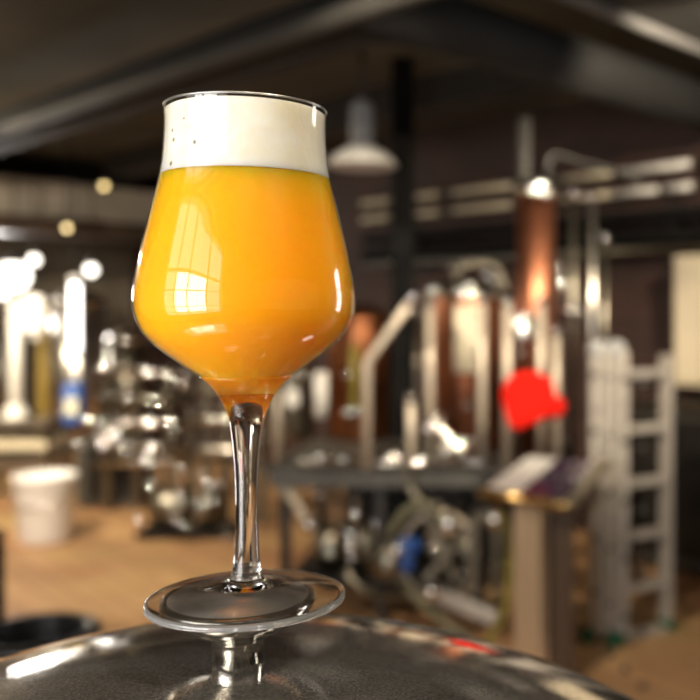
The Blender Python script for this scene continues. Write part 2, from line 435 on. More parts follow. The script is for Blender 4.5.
tor = [(R(81.1 + 1.1 * math.cos(2 * PI * k / 12)), gz(110.3 - 1.1 * math.sin(2 * PI * k / 12))) for k in range(13)]
MB().lathe(AX, tor, Z, 128, cap=False).build('rim', 'rim_glass', glass)
# solid tip of the bowl, stem and foot
o_dn = [(r, y) for r, y in outer if y >= YB]
CAV = [(0, 383.2), (14, 382.9), (25, 381.6), (34, 379.4), (42, 376.4)]
STEM = [(18.6, 416), (17, 424), (15.3, 436), (13.4, 452), (12, 472), (11.3, 495), (11.2, 510), (11.6, 528), (12.4, 546), (13.4, 560), (14.6, 570), (16.5, 577)]
FOOT = [(16.5, 577), (19, 579.4), (25, 582.3), (34, 585), (46, 587.4), (60, 589.4), (80, 592), (94, 593.9), (98.4, 594.6), (100.3, 595.6), (100.8, 596.6), (100.8, 599.2), (100.3, 600.4), (98.6, 600.8), (95, 600.8), (91, 600.5)]
BOT = [(91, 600.5), (76, 599), (58, 597), (42, 594.6), (28, 591.4), (14, 589), (0, 588)]
solid = spline(CAV, 4) + o_dn + spline(STEM, 4) + spline(FOOT, 4)[1:] + spline(BOT, 4)[1:]
MB().lathe(AX, [(R(r), gz(y)) for r, y in solid], Z, 128, cap=False).build('stem_and_foot', 'clear_glass', glass)
foot_ = glass.children[-1] if False else [c for c in bpy.data.objects if c.name == 'stem_and_foot'][0]
foot_.data.materials.append(MATS['edge_glass'])
for p in foot_.data.polygons:
    c = p.center
    if math.hypot(c.x, c.y) > R(98.0): p.material_index = 1

beer = thing('beer', 'hazy golden orange beer with a white head inside the stemmed glass', 'beer', (AX.x, AX.y, gz(404)))
inb = inset(outer, TH + .12)
YF = 178.5
bp_ = [(r, y) for r, y in inb if YF < y < 375]
def in_r(y):
    for (r0, y0), (r1, y1) in zip(inb, inb[1:]):
        if y0 <= y <= y1: return r0 + (r1 - r0) * (y - y0) / max(1e-6, y1 - y0)
    return inb[-1][0]
beer_p = [(0, YF), (in_r(YF), YF)] + bp_ + [(in_r(375), 375.2), (42.2, 377.2), (34, 380.1), (25, 382.2), (14, 383.4), (0, 383.7)]
MB().lathe(AX, [(R(r), gz(y)) for r, y in beer_p], Z, 96, cap=False).build('liquid', 'hazy_beer', beer)
YT = 112.8
fo = [(0, YT + 1), (in_r(YT) * .6, YT + .4), (in_r(YT) - 3, YT), (in_r(YT + 2), YT + 2)] + [(r, y) for r, y in inb if YT + 2 < y < YF] + [(in_r(YF), YF - .2), (0, YF - .2)]
MB().lathe(AX, [(R(r), gz(y)) for r, y in fo], Z, 96, cap=False).build('foam', 'beer_foam', beer)

# ------------------------------------------------------------------ helpers for brewery kit
def post(name, label, px, y0, y1, Y, r, m='steel', cat='pipe', group=None, flange=True, floor=False):
    a = P(px, y0, Y); b = P(px, y1, Y)
    if floor: b.z = 0
    elif y1 == 470: b.z = BZ
    o = thing(name, label, cat, (b.x, b.y, b.z), group)
    MB().cyl(b, a, r, 24).build('tube', m, o)
    if flange:
        MB().lathe(a, [(r * 1.35, -.03), (r * 1.35, .0), (r * 1.1, .012), (0, .02)], Z, 24).build('end_cap', 'polished_steel', o)
        if floor: MB().lathe(b, [(r * 2.2, 0), (r * 2.2, .012), (r, .02)], Z, 24).build('base_flange', 'dull_steel', o)
    return o
vrd = random.Random(5)
def hook_valve(parent, c, r, m='polished_steel', lever=True):
    """valve seen as a short round body with a polished domed cap, some with a lever"""
    near = sorted(range(len(LAMPS)), key=lambda k: (Vector(LAMPS[k][0]) - c).length)[:3]
    ax = half_vector(c, vrd.choice(near))
    r = r * .62; RC = r * vrd.choice((1.15, 1.4, 1.9, 2.6))
    th = math.asin(min(1, r / RC)); d0 = RC * math.cos(th)
    prof = [(0, -r * 1.2), (r * .7, -r * 1.2), (r * .7, -r * .4), (r, -r * .3), (r, 0)]
    v = MB().lathe(c, prof, ax, 20, cap=False).build('valve', 'dull_steel' if m != 'old_copper' else m, parent)
    MB().lathe(c, [(RC * math.sin(th * (1 - k / 6)), RC * math.cos(th * (1 - k / 6)) - d0) for k in range(7)], ax, 24, cap=False).build('cap', m, v)
    if lever:
        MB().cyl(c + Vector((0, 0, r * .5)), c + Vector((0, -r * .3, r * 1.9)), r * .22, 10).cyl(c + Vector((0, -r * .3, r * 1.8)), c + Vector((r * 2.2, -r * .5, r * 1.9)), r * .2, 10).build('lever', 'steel', v)
    return v

# ------------------------------------------------------------------ ladder
LY = 4.85
la = P(588, 640, LY); la.z = 0
lad = thing('folded_ladder', 'folded aluminium multi-section ladder with green feet against the brick wall side', 'ladder', la)
ld = Vector((.87, .49, 0)).normalized(); ln = Vector((ld.y, -ld.x, 0))   # ladder spreads to the right and away
top = 1.67 - (350 - 315) / F * LY
# four stacked side rails seen edge-on at the left, two rung fields receding to the right
rail_x = [0.0, .05, .10, .15]
base = P(594, 640, LY); base.z = 0
ex = Vector((1, 0, 0)); 
for i, dx in enumerate(rail_x):
    c = base + ex * dx + Vector((0, -.01 * i, 0))
    h = top - (.0 if i % 2 else .03)
    MB().box(c + Z * (.05 + (h - .05) / 2), (.043, .07, h - .05), None, .006).build('rail', 'aluminium', lad)
fr = base + ex * .15
far = fr + ld * .285 + Vector((0, .02, 0))
MB().box(far + Z * (.05 + (top - .08) / 2), (.05, .07, top - .08), (ld, ln, Z), .006).build('rail', 'aluminium', lad)
for k, py in enumerate((374, 430, 484, 537, 590, 637)):
    z = EYE - (py - HY) / F * LY
    a = fr + Z * z; b = far + Z * z
    MB().box((a + b) / 2, ((b - a).length, .06, .042), (ld, ln, Z), .006).build('rung', 'aluminium', lad)
    for dx in rail_x: MB().box(base + ex * dx + Vector((0, -.01 * rail_x.index(dx) / .05 - .041, z)), (.03, .012, .03), None, .003).build('rivet_plate', 'dark_grey', lad)
for dx in (.02, .115):
    MB().lathe(base + ex * dx + Z * top, [(.045, -.05), (.055, -.02), (.05, .03), (.02, .045), (0, .045)], Vector((0, -1, 0)), 20).build('hinge', 'grey_plastic', lad)
for c in (base + ex * -.03, base + ex * .10 + Vector((0, -.06, 0)), far):
    MB().box(c + Z * .03, (.085, .085, .06), None, .012).build('rubber_foot', 'green_rubber', lad)

# ------------------------------------------------------------------ control pedestal and the red cover
PYd = 4.25
pc = P(543, 500, PYd + .1)
ped = thing('control_pedestal', 'steel control pedestal with a slanted dark purple screen, below the red cover', 'control panel', (pc.x, pc.y, 0))
zp = P(540, 505, PYd).z
xl = P(514, 500, PYd).x; xm = P(545, 500, PYd).x; xr = P(574, 500, PYd).x
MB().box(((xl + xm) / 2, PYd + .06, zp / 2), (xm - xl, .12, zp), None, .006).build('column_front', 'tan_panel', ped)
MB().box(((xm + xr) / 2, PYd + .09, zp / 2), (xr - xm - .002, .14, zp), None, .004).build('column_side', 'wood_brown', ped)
MB().box((xm - .005, PYd - .012, zp / 2 + .05), (.035, .03, zp - .1), None, .006).build('corner_post', 'steel', ped)
# slanted top: four corners
A_ = P(478, 491, PYd - .02); B_ = P(568, 507, PYd - .05); C_ = P(606, 462, PYd + .42); D_ = P(527, 456, PYd + .40)
nrm = (B_ - A_).cross(D_ - A_).normalized()
if nrm.z < 0: nrm = -nrm
MB().prism([A_, B_, C_, D_], -nrm * .03).build('desk_top', 'dull_steel', ped)
def lerp(a, b, t): return a + (b - a) * t
def quad(s0, s1, t0, t1): return [lerp(lerp(A_, B_, s), lerp(D_, C_, s), t) for s, t in ((s0, t0), (s1, t0), (s1, t1), (s0, t1))]
MB().prism([p + nrm * .001 for p in quad(.42, .93, .08, .95)], nrm * .006).build('screen', 'screen_glass', ped)
MB().prism([p + nrm * .001 for p in quad(.04, .40, .06, .95)], nrm * .005).build('painted_reflection', 'frame_paint', ped)  # pale plate imitates a bright reflection on the desk
MB().tube([A_, B_], .022, 12).build('front_rim', 'brass', ped)
MB().box((B_ + C_) / 2, ((C_ - B_).length, .06, .03), ((C_ - B_).normalized(), nrm.cross((C_ - B_).normalized()), nrm), .006).build('side_rim', 'dull_steel', ped)
MB().lathe(P(575, 481, PYd + .15), [(.0, 0), (.022, 0), (.022, .02), (.012, .03), (0, .031)], nrm, 20).build('button', 'polished_steel', ped)

RY = 4.55
rc = P(533, 403, RY)
red = thing('valve_cover', 'bright red lobed plastic valve cover above the slanted control screen', 'valve cover', rc)
loop = [(503, 388), (508, 378), (518, 374), (530, 372), (543, 374), (551, 380), (556, 390), (556, 402), (553, 412), (545, 419), (534, 423), (524, 428), (514, 432), (508, 424), (505, 410), (502, 399)]
m_ = MB(); t_ = bmesh.new()
vs = [t_.verts.new(P(x, y, RY)) for x, y in loop]; f_ = t_.faces.new(vs)
e_ = bmesh.ops.extrude_face_region(t_, geom=[f_])
for v in [g for g in e_['geom'] if isinstance(g, bmesh.types.BMVert)]: v.co += Vector((0, .16, 0))
bmesh.ops.bevel(t_, geom=t_.edges[:], offset=.018, segments=3, affect='EDGES', clamp_overlap=True)
m_.merge(t_); m_.build('housing', 'red_plastic', red)
MB().lathe(P(555, 408, RY + .02), [(0, 0), (.03, 0), (.052, .02), (.055, .09), (.04, .12), (0, .12)], Vector((0, 1, 0)), 12).build('side_knob', 'red_plastic', red)

# ------------------------------------------------------------------ copper kit in the middle and at the right
BZ = P(0, 468, 5.0).z
def vessel(name, label, px0, px1, y0, y1, Y, m, cap_m='steel'):
    r = (px1 - px0) / 2 / F * Y; a = P((px0 + px1) / 2, y0, Y + r); b = P((px0 + px1) / 2, y1, Y + r); b.z = BZ; h = a.z - b.z
    o = thing(name, label, 'vessel', b)
    MB().lathe(b, [(0, 0), (r * .9, 0), (r, .03), (r, h - .02), (r * .98, h)], Z, 48, cap=False).build('shell', m, o)
    MB().lathe(b + Z * h, [(r * 1.02, -.02), (r * 1.02, .02), (r * .8, .07), (r * .45, .11), (0, .12)], Z, 48).build('lid', cap_m, o)
    return o, b, r, h
o, b, r, h = vessel('brew_kettle', 'copper brew kettle with a painted cream reflection between upright steel pipes', 432, 506, 296, 458, 5.5, 'copper')
refl = MB()
n = 10; a0, a1 = -1.95, -1.30
zz0, zz1 = P(0, 372, 5.55).z, P(0, 305, 5.55).z
for k in range(n):
    t0 = a0 + (a1 - a0) * k / n; t1 = a0 + (a1 - a0) * (k + 1) / n
    q = [Vector((b.x + math.cos(t) * rr, b.y + math.sin(t) * rr, z)) for rr, z in ((r + .002, zz0), (r + .002, zz1)) for t in (t0, t1)]
    i_ = [refl.bm.verts.new(p) for p in (q[0], q[1], q[3], q[2])]; refl.bm.faces.new(i_).smooth = True
lo = refl.build('label', 'cream_reflection', o)  # cream plate painted where the copper shows a reflection
sm = lo.modifiers.new('thick', 'SOLIDIFY'); sm.thickness = .004
for px, py, rr in ((470, 284, .05), (484, 275, .035), (494, 279, .055), (456, 290, .04), (452, 268, .03)):
    hook_valve(o, P(px, py, 5.5), rr, lever=False)
MB().tube([P(455, 300, 5.6), P(455, 272, 5.6), P(470, 262, 5.62), P(498, 266, 5.65), P(506, 290, 5.65)], .014, 12, 2).build('outlet_pipe', 'dull_steel', o)
hook_valve(o, P(444, 422, 5.45), .035); hook_valve(o, P(467, 405, 5.45), .03)

o, b, r, h = vessel('copper_tank', 'dark copper tank behind the bent sampling pipe, right of the glass', 327, 392, 322, 462, 6.0, 'old_copper', 'old_copper')
sg = MB().cyl(P(354, 408, 5.9), P(354, 345, 5.9), .028, 16).build('sight_tube', 'yellow_hose', o)
MB().lathe(P(352, 412, 5.9), [(.0, -.03), (.055, -.03), (.065, 0), (.055, .03), (0, .03)], Z, 20).build('tube_fitting', 'polished_steel', sg)
hook_valve(o, P(346, 373, 5.85), .035, lever=False)
hook_valve(o, P(379, 376, 5.85), .03, 'old_copper', lever=False)
hook_valve(o, P(338, 322, 5.85), .04, lever=False)

o, b, r, h = vessel('dark_vessel', 'squat steel vessel seen right beside the glass stem, with white gauges', 268, 316, 352, 462, 6.1, 'dull_steel')
MB().cyl(P(321, 417, 5.7), P(321, 372, 5.7), .042, 20).build('gauge_tube', 'white_enamel', o)
MB().box(P(293, 398, 5.95), (.085, .05, .12), None, .02).build('gauge_box', 'white_enamel', o)
hook_valve(o, P(301, 373, 5.85), .045, lever=False)

# tall copper column
cY = 5.2
cb = P(536, 460, cY); ct = P(536, 190, cY); cr = 19 / F * cY
col = thing('copper_column', 'tall upright copper still column with a steel head, above the red cover', 'still', cb)
MB().lathe(cb, [(0, 0), (cr, 0), (cr, ct.z - cb.z)], Z, 40).build('column_shell', 'copper', col)
MB().lathe(ct, [(cr * 1.12, -.03), (cr * 1.12, .02), (cr * .8, .05), (cr * .5, .07), (0, .075)], Z, 32).build('head', 'polished_steel', col)
MB().cyl(P(524, 205, cY), P(524, 118, cY + .0), .036, 20).build('vent_pipe', 'grey_pipe', col)
MB().lathe(P(530, 330, cY - .12), [(0, -.03), (.06, -.03), (.085, 0), (.06, .03), (0, .03)], Vector((.2, -1, .3)), 24).build('sight_glass', 'polished_steel', col)
for px, py, rr in ((540, 185, .062), (535, 192, .04), (547, 194, .038), (516, 322, .045), (527, 318, .06), (533, 330, .05), (524, 336, .04), (522, 352, .03), (541, 352, .03)):
    hook_valve(col, P(px, py, cY - .16), rr, lever=False)
MB().tube([P(548, 175, cY), P(548, 152, cY), P(575, 160, cY + .05), P(640, 178, cY + .1)], .014, 12, 2).build('reflux_pipe', 'black_metal', col)

# upright pipes
G = 'upright steel pipes round the kettles'
for label, px, y0, y1, Y, r, m in (
    ('pale upright steel pipe along the left edge of the copper kettle', 430, 300, 470, 5.15, 0.023, 'brushed_pipe'),
    ('thin dull upright pipe just left of the pale kettle pipe', 417, 312, 470, 5.3, 0.014, 'dull_steel'),
    ('wide pale upright pipe in front of the copper kettle centre', 482, 296, 466, 5.1, 0.023, 'brushed_pipe'),
    ('pale upright pipe passing behind the left side of the red cover', 507, 300, 470, 5.0, 0.023, 'brushed_pipe'),
    ('short pale pipe dropping below the middle of the red cover', 541, 300, 470, 4.95, 0.021, 'brushed_pipe'),
    ('upright pipe at the right edge of the red cover', 556, 330, 470, 4.98, 0.021, 'brushed_pipe'),
    ('tall upright pipe right of the copper still column', 573, 192, 470, 5.4, 0.019, 'dull_steel'),
    ('tallest pale upright pipe, midway between still column and ladder', 592, 196, 470, 5.4, 0.020, 'satin_steel'),
    ('shorter grey upright pipe just right of the tallest one', 604, 236, 470, 5.5, 0.017, 'dull_steel'),
    ('pale upright post on the bench below the diagonal sampling pipe, beside the glass', 278, 382, 470, 5.2, 0.023, 'brushed_pipe'),
    ('short stout upright pipe on the bench right of the bent sampling pipe', 411, 396, 470, 5.0, 0.023, 'brushed_pipe')):
    post('steel_pipe', label, px, y0, y1, Y, r, m, group=None)
for px, py, Y in ((561, 264, 5.35), (562, 288, 5.35), (573, 310, 5.3), (580, 312, 5.3), (580, 282, 5.35)):
    pass
vl = thing('pipe_valve', 'cluster of round steel valves on the tall pipe right of the still column', 'valve', P(570, 310, 5.3))
MB().cyl(P(560, 311, 5.3), P(586, 311, 5.3), .022, 14).build('valve_body', 'steel', vl)
for px, py, rr in ((561, 265, .045), (560, 286, .03), (571, 311, .04), (580, 312, .035)):
    hook_valve(vl, P(px, py, 5.3), rr, lever=False)
MB().tube([P(561, 265, 5.3), P(561, 311, 5.3)], .012, 10).build('drip_tube', 'steel', vl)

arm = thing('sampling_pipe', 'bent sampling pipe with a steel upright and a bright diagonal arm', 'pipe', P(367, 470, 4.9))
MB().tube([P(367, 470, 4.9), P(367, 366, 4.9), P(370, 358, 4.9), P(414, 297, 4.75)], .022, 18).build('tube', 'brushed_pipe', arm)
MB().lathe(P(414, 297, 4.75), [(.022, -.06), (.026, -.02), (.024, .01), (.014, .02), (0, .024)], P(414, 297, 4.75) - P(370, 358, 4.9), 24).build('end_cap', 'polished_steel', arm)
vb = tag(MB().ball(P(434, 291, 5.1), .045, 24).build('round_cap', 'polished_steel'), 'small bright round cap on top of the pale kettle pipe', 'pipe cap')

# bench / platform carrying the kit
bY = 5.0
bz = P(0, 468, bY).z
bx0, bx1 = P(272, 0, bY).x, P(486, 0, bY).x
ben = thing('equipment_bench', 'long dull steel bench carrying the kettles and pipes, right of the glass stem', 'bench', ((bx0 + bx1) / 2, bY + .6, 0))
MB().box(((bx0 + bx1) / 2 + .25, bY + .6, bz - .02), (bx1 - bx0 + .55, 1.25, .04), None, .006).build('bench_top', 'dark_grey', ben)
MB().box(((bx0 + bx1) / 2, bY - .03, bz - .06), (bx1 - bx0, .03, .07), None, .006).build('front_rail', 'dark_grey', ben)
for x in (bx0 + .06, (bx0 + bx1) / 2, bx1 - .03):
    for y in (bY + .06, bY + 1.12):
        MB().box((x, y, (bz - .04) / 2), (.05, .05, bz - .04), None, .004).build('leg', 'black_metal', ben)
MB().box(((bx0 + bx1) / 2, bY + .6, .22), (bx1 - bx0 - .1, 1.0, .03), None, .004).build('lower_shelf', 'black_metal', ben)
vmf = thing('valve_manifold', 'thin pipe with a row of round bright valves along the front edge of the bench', 'pipework', (P(390, 460, 4.93).x, 4.93, BZ))
MB().cyl(P(300, 463, 4.93), P(484, 463, 4.93), .014, 12).build('pipe', 'steel', vmf)
for px, py, rr in ((321, 456, .045), (341, 457, .04), (395, 455, .045), (419, 459, .055), (440, 458, .035), (463, 452, .045), (462, 441, .04)):
    c = P(px, py, bY - .05)
    hook_valve(vmf, c, rr, lever=False)

pl = thing('darkening_plinth', 'low black plinth added to darken the floor behind the bench and pumps', 'plinth', (P(430, 0, 6.4).x, 6.8, 0))  # added dark block, hides the bright floor seen under the bench
p0, p1 = P(345, 0, 6.35).x, P(530, 0, 6.35).x
MB().box(((p0 + p1) / 2, 6.7, .36), (p1 - p0, .7, .72), None, .02).build('body', 'black_metal', pl)
MB().box(((p0 + p1) / 2, 6.7, .74), (p1 - p0 + .04, .74, .04), None, .01).build('top_slab', 'dark_grey', pl)
# lever under the bench, valves, hoses
lv = thing('lever_handle', 'polished lever handle slanting down below the bench, just right of the stem', 'handle', P(305, 513, 4.9))
MB().tube([P(289, 492, 4.95), P(299, 508, 4.9), P(305, 520, 4.86)], .024, 14, 1).build('grip', 'brushed_pipe', lv)
MB().ball(P(309, 525, 4.84), .04, 20).build('grip_ball', 'polished_steel', lv)
MB().box(P(287, 490, 5.0), (.06, .1, .06), None, .01).build('mount', 'dull_steel', lv)

def machine(name, label, px0, px1, y0, y1, Y, seed, m='dull_steel'):
    """small pump skid: base frame, casing, motor, pipes and valves"""
    rd = random.Random(seed)
    a = P(px0, y1, Y); b = P(px1, y0, Y); w = b.x - a.x; h = b.z - a.z
    o = thing(name, label, 'pump', ((a.x + b.x) / 2, Y + .2, a.z))
    cx = (a.x + b.x) / 2
    MB().box((cx, Y + .2, a.z + .02), (w, .4, .04), None, .006).build('base_frame', 'black_metal', o)
    cy = MB().lathe((a.x + w * .1, Y + .2, a.z + h * .35), [(0, 0), (h * .22, 0), (h * .26, .03), (h * .26, w * .38), (h * .2, w * .42), (0, w * .42)], Vector((1, 0, 0)), 28).build('motor', m, o)
    MB().lathe((a.x + w * .62, Y + .2, a.z + h * .35), [(0, 0), (h * .26, 0), (h * .3, .02), (h * .3, .09), (h * .2, .12), (0, .12)], Vector((1, 0, 0)), 28).build('casing', 'dull_steel', o)
    for i in range(4):
        x = a.x + w * (.15 + .24 * i)
        z0 = a.z + h * .3; z1 = a.z + h * rd.uniform(.75, 1.0)
        MB().tube([(x, Y + .1, z0), (x, Y + .08, z1), (x + rd.uniform(-.12, .12), Y + .05, z1 + .02)], rd.uniform(.016, .026), 12, 1).build('pipe', rd.choice(['steel', 'dull_steel', 'satin_steel']), o)
        hook_valve(o, Vector((x, Y + .04, lerp(z0, z1, rd.uniform(.3, .9)))), rd.uniform(.028, .045), lever=rd.random() < .5)
    return o
tp_ = machine('transfer_pump', 'steel transfer pump on the lower shelf under the bench, left of the blue pump', 300, 385, 492, 585, 5.15, 3)
cp_ = machine('circulation_pump', 'steel pump skid under the bench, right part, behind the crossed braces', 420, 480, 500, 592, 5.25, 5)

for px, py, rr in ((320, 494, .045), (357, 512, .05), (351, 544, .05), (352, 556, .04), (345, 530, .035), (330, 552, .045), (376, 520, .035)):
    hook_valve(tp_, P(px, py, 5.08), rr, lever=False)
for px, py, rr in ((442, 512, .05), (456, 532, .04), (431, 545, .04), (470, 548, .045), (462, 572, .04), (445, 584, .045)):
    hook_valve(cp_, P(px, py, 5.15), rr, lever=False)
bp = thing('blue_pump', 'small blue pump with a bright steel cap hanging below the bench', 'pump', P(402, 565, 4.6))
MB().lathe(P(398, 548, 4.6), [(0, 0), (.04, 0), (.044, .02), (.044, .085), (.035, .105), (0, .105)], Vector((1, .25, .1)), 28).build('motor', 'blue_paint', bp)
MB().lathe(P(397, 549, 4.6), [(.043, -.002), (.04, .025), (.025, .04), (0, .045)], Vector((-.5, -.8, .25)), 28).build('end_cap', 'polished_steel', bp)
MB().lathe(P(407, 572, 4.62), [(.035, 0), (.035, .1)], Z, 20).build('foot_pipe', 'blue_paint', bp)
MB().lathe(P(386, 560, 4.66), [(.0, -.02), (.08, -.02), (.095, 0), (.08, .03), (0, .03)], Vector((-.2, -1, .2)), 32).build('hand_wheel', 'dull_steel', bp)

tr = thing('crossed_trestle', 'crossed steel trestle with a flat foot bar beside the yellow hose', 'trestle', P(465, 606, 4.65))
def bar(a, b, w, nm='brace', m='dull_steel'):
    d = (b - a).normalized(); s = d.cross(Vector((0, 1, 0))).normalized()
    MB().box((a + b) / 2, ((b - a).length, w, .04), (d, s, d.cross(s)), .006).build(nm, m, tr)
bar(P(425, 508, 4.68), P(460, 590, 4.68), .03); bar(P(488, 510, 4.62), P(424, 580, 4.62), .03)
bar(P(473, 516, 4.6), P(473, 596, 4.6), .045, 'upright'); bar(P(496, 520, 4.72), P(496, 600, 4.72), .04, 'upright')
bar(P(436, 594, 4.6), P(496, 618, 4.5), .07, 'foot_bar', 'satin_steel')
MB().ball(P(432, 591, 4.55), .045, 20).build('foot_knob', 'polished_steel', tr)
MB().ball(P(449, 525, 4.55), .045, 20, 1.4).build('hinge_cap', 'polished_steel', tr)
MB().ball(P(495, 519, 4.55), .05, 20).build('top_cap', 'polished_steel', tr)

def hose(label, pts, r, m, sm=2):
    return tag(MB().tube(pts, r, 12, sm).build('hose', m), label, 'hose')
hose('yellow hose curving down beside the control pedestal', [P(500, 512, 4.5), P(507, 525, 4.48), P(510, 560, 4.46), P(508, 600, 4.45), P(498, 628, 4.44), P(480, 652, 4.44)], .017, 'yellow_hose')
hose('olive hose looping along the floor under the blue pump', [P(396, 572, 4.75), P(408, 588, 4.7), P(424, 606, 4.6), P(446, 624, 4.5), P(470, 640, 4.45)], .02, 'olive_hose')
hose('thick olive hose bulging above the blue pump', [P(390, 535, 4.8), P(402, 512, 4.78), P(424, 502, 4.8), P(440, 515, 4.8), P(444, 540, 4.8)], .022, 'olive_hose')
hose('grey hose drooping from the short stout bench pipe', [P(409, 470, 4.85), P(408, 486, 4.85), P(416, 498, 4.83), P(428, 505, 4.8), P(436, 520, 4.8)], .018, 'dull_steel')
hose('thin pale hose wound in a wide ring below the bench, right of the blue pump', [P(438 + 38 * math.cos(t * PI / 12), 556 + 44 * math.sin(t * PI / 12), 4.9) for t in range(2, 25)], .016, 'brushed_pipe', 0)
hose('dull grey hose bowed along the bottom of the bench', [P(345, 570, 5.0), P(360, 590, 4.95), P(384, 598, 4.9), P(410, 596, 4.85)], .022, 'dull_steel')

# diagonal funnel arms on the bench
fn = thing('funnel', 'grey steel funnel with a slanting arm in front of the copper kettle', 'funnel', P(456, 462, 5.1))
MB().lathe(P(447, 462, 5.1), [(0, 0), (.08, 0), (.045, .1), (.03, .14), (0, .14)], Vector((.1, 0, 1)), 28).build('cone', 'satin_steel', fn)
MB().tube([P(436, 424, 5.1), P(450, 440, 5.08), P(466, 455, 5.06)], .026, 14, 1).build('arm', 'satin_steel', fn)
for px, py, rr in ((429, 426, .045), (440, 416, .03), (464, 451, .045), (470, 440, .035)):
    hook_valve(fn, P(px, py, 5.04), rr, lever=False)

# ------------------------------------------------------------------ pipes on the brick wall, duct, conduits, pendant lamp, cream cabinet
def wall_pipe(label, px, py, r, m, u1, u0, sleeves=(), vv=V1 - .18):
    d = Vector(((px - CX) / F, 1, 0)); Y = vv / d.dot(V); z = EYE - (py - HY) / F * Y
    o = thing('wall_pipe', label, 'pipe', UV((u0 + u1) / 2, vv, z))
    MB().cyl(UV(u0, vv, z), UV(u1, vv, z), r, 16).build('tube', m, o)
    for s0, s1, mm in sleeves:
        def uat(p):
            dd = Vector(((p - CX) / F, 1, 0)); t = vv / dd.dot(V); return (dd * t).dot(U)
        MB().cyl(UV(uat(s0), vv, z), UV(uat(s1), vv, z), r * 1.4, 20).build('insulation_sleeve', mm, o)
    for k in range(5):
        uu = u0 + (u1 - u0) * (k + .5) / 5
        MB().uvbox(uu - .015, uu + .015, vv, V1, z - r * 1.6, z + r * 1.6).build('bracket', 'black_metal', o)
    return o
wall_pipe('upper wall pipe with pale insulation sleeves under the ceiling, above the ladder', 613, 173, .018, 'dull_steel', 6.8, .2, ((566, 612, 'ivory_pipe'), (621, 691, 'white_enamel'), (455, 512, 'ivory_pipe'), (418, 438, 'ivory_pipe'), (362, 388, 'ivory_pipe')))
wall_pipe('second wall pipe with pale sleeves, directly below the upper sleeved pipe', 613, 194, .018, 'dull_steel', 6.8, .2, ((566, 612, 'ivory_pipe'), (614, 659, 'white_enamel'), (666, 693, 'white_enamel'), (455, 512, 'ivory_pipe'), (418, 438, 'ivory_pipe'), (362, 388, 'ivory_pipe')))
wall_pipe('black wall pipe, third down on the brick wall above the ladder', 640, 217, .05, 'black_paint', 6.8, .2)
wall_pipe('lowest dark wall pipe on the brick wall, thicker than the one above it', 640, 238, .055, 'black_paint', 6.8, .2)
wall_pipe('thin dull pipe along the brick wall just above the cream cabinet', 640, 250, .03, 'dull_steel', 6.8, .2)

ventz, vr = 3.0, .14
tag(MB().tube([UV(U1, 2.7, ventz), UV(6, 2.7, ventz), UV(3.5, 2.7, ventz), UV(3.06 + .13, 2.7 + .03, ventz), UV(3.06 + .03, 2.7 + .13, ventz), UV(3.06, 3.14, ventz), UV(3.06, V1, ventz)], vr, 28).build('ventilation_duct', 'duct_metal'), 'dark round ventilation duct turning a corner under the ceiling', 'duct')
tag(MB().tube([UV(U1 - .02, 2.46, 2.9), UV(4, 2.46, 2.9), UV(2.0, 2.46, 2.9), UV(1.2, 2.46, 2.9)], .05, 16).build('ceiling_pipe', 'grey_pipe'), 'thin grey pipe running below the dark ventilation duct at the upper left', 'pipe')
tag(MB().cyl(UV(2.72, V0 + .02, 3.17), UV(2.72, V1 - .02, 3.17), .03, 14).build('cable_conduit', 'conduit_grey'), 'light grey cable conduit along the ceiling beam at the upper right corner', 'conduit')
tag(MB().cyl(UV(2.1, V0 + .02, 3.17), UV(2.1, V1 - .02, 3.17), .03, 14).build('cable_conduit', 'conduit_grey'), 'grey cable conduit in the extreme upper right corner', 'conduit')

def pendant(label, px, py, Y, r):
    c = P(px, py, Y)
    o = thing('pendant_lamp', label, 'lamp', c)
    MB().lathe(c, [(r, 0), (r * 1.0, .012), (r * .8, .055), (r * .45, .10), (r * .3, .12), (0, .13)], Z, 40, cap=False).build('shade', 'white_enamel', o)
    MB().lathe(c, [(r * .97, .004), (0, .006)], Z, 40, cap=False).build('diffuser', 'white_plastic', o)
    MB().lathe(c + Z * .12, [(r * .3, 0), (r * .34, .03), (r * .34, .2), (r * .2, .24), (0, .24)], Z, 24).build('lamp_body', 'grey_plastic', o)
    MB().cyl(c + Z * .34, Vector((c.x, c.y, H)), .012, 8).build('cord', 'black_rubber', o)
    return o
pendant('white pendant lamp with a flat round shade, right of the glass rim', 362, 166, 5.2, .19)

cbn = thing('wall_cabinet', 'cream wall cabinet at the right edge, on the brick wall', 'cabinet', UV(1.1, V1 - .2, 1.3))
def uat(p, vv):
    dd = Vector(((p - CX) / F, 1, 0)); t = vv / dd.dot(V); return (dd * t).dot(U), t
vv = V1 - .3; ua, ya = uat(674, vv); ub, _ = uat(760, vv)
zt_ = EYE + (315 - 256) / F * ya; zb_ = EYE - (385 - 315) / F * ya
MB().uvbox(ub, ua, vv, V1, zb_, zt_).build('body', 'cream_paint', cbn)
MB().uvbox(ub + .03, ua - .03, vv - .02, vv, zb_ + .03, zt_ - .03).build('door', 'cream_paint', cbn)
dk = thing('floor_cabinet', 'dark grey floor cabinet under the cream cabinet, behind the ladder', 'cabinet', UV((ua + ub) / 2 + .2, V1 - .3, 0))
MB().uvbox(ub, ua + .12, V1 - .6, V1, .05, 1.05).build('body', 'dark_grey', dk)
MB().uvbox(ub - .02, ua + .14, V1 - .63, V1, 1.05, 1.09).build('worktop', 'dull_steel', dk)
MB().uvbox(ub + .02, ua + .10, V1 - .615, V1 - .6, .12, 1.0).build('door', 'black_metal', dk)

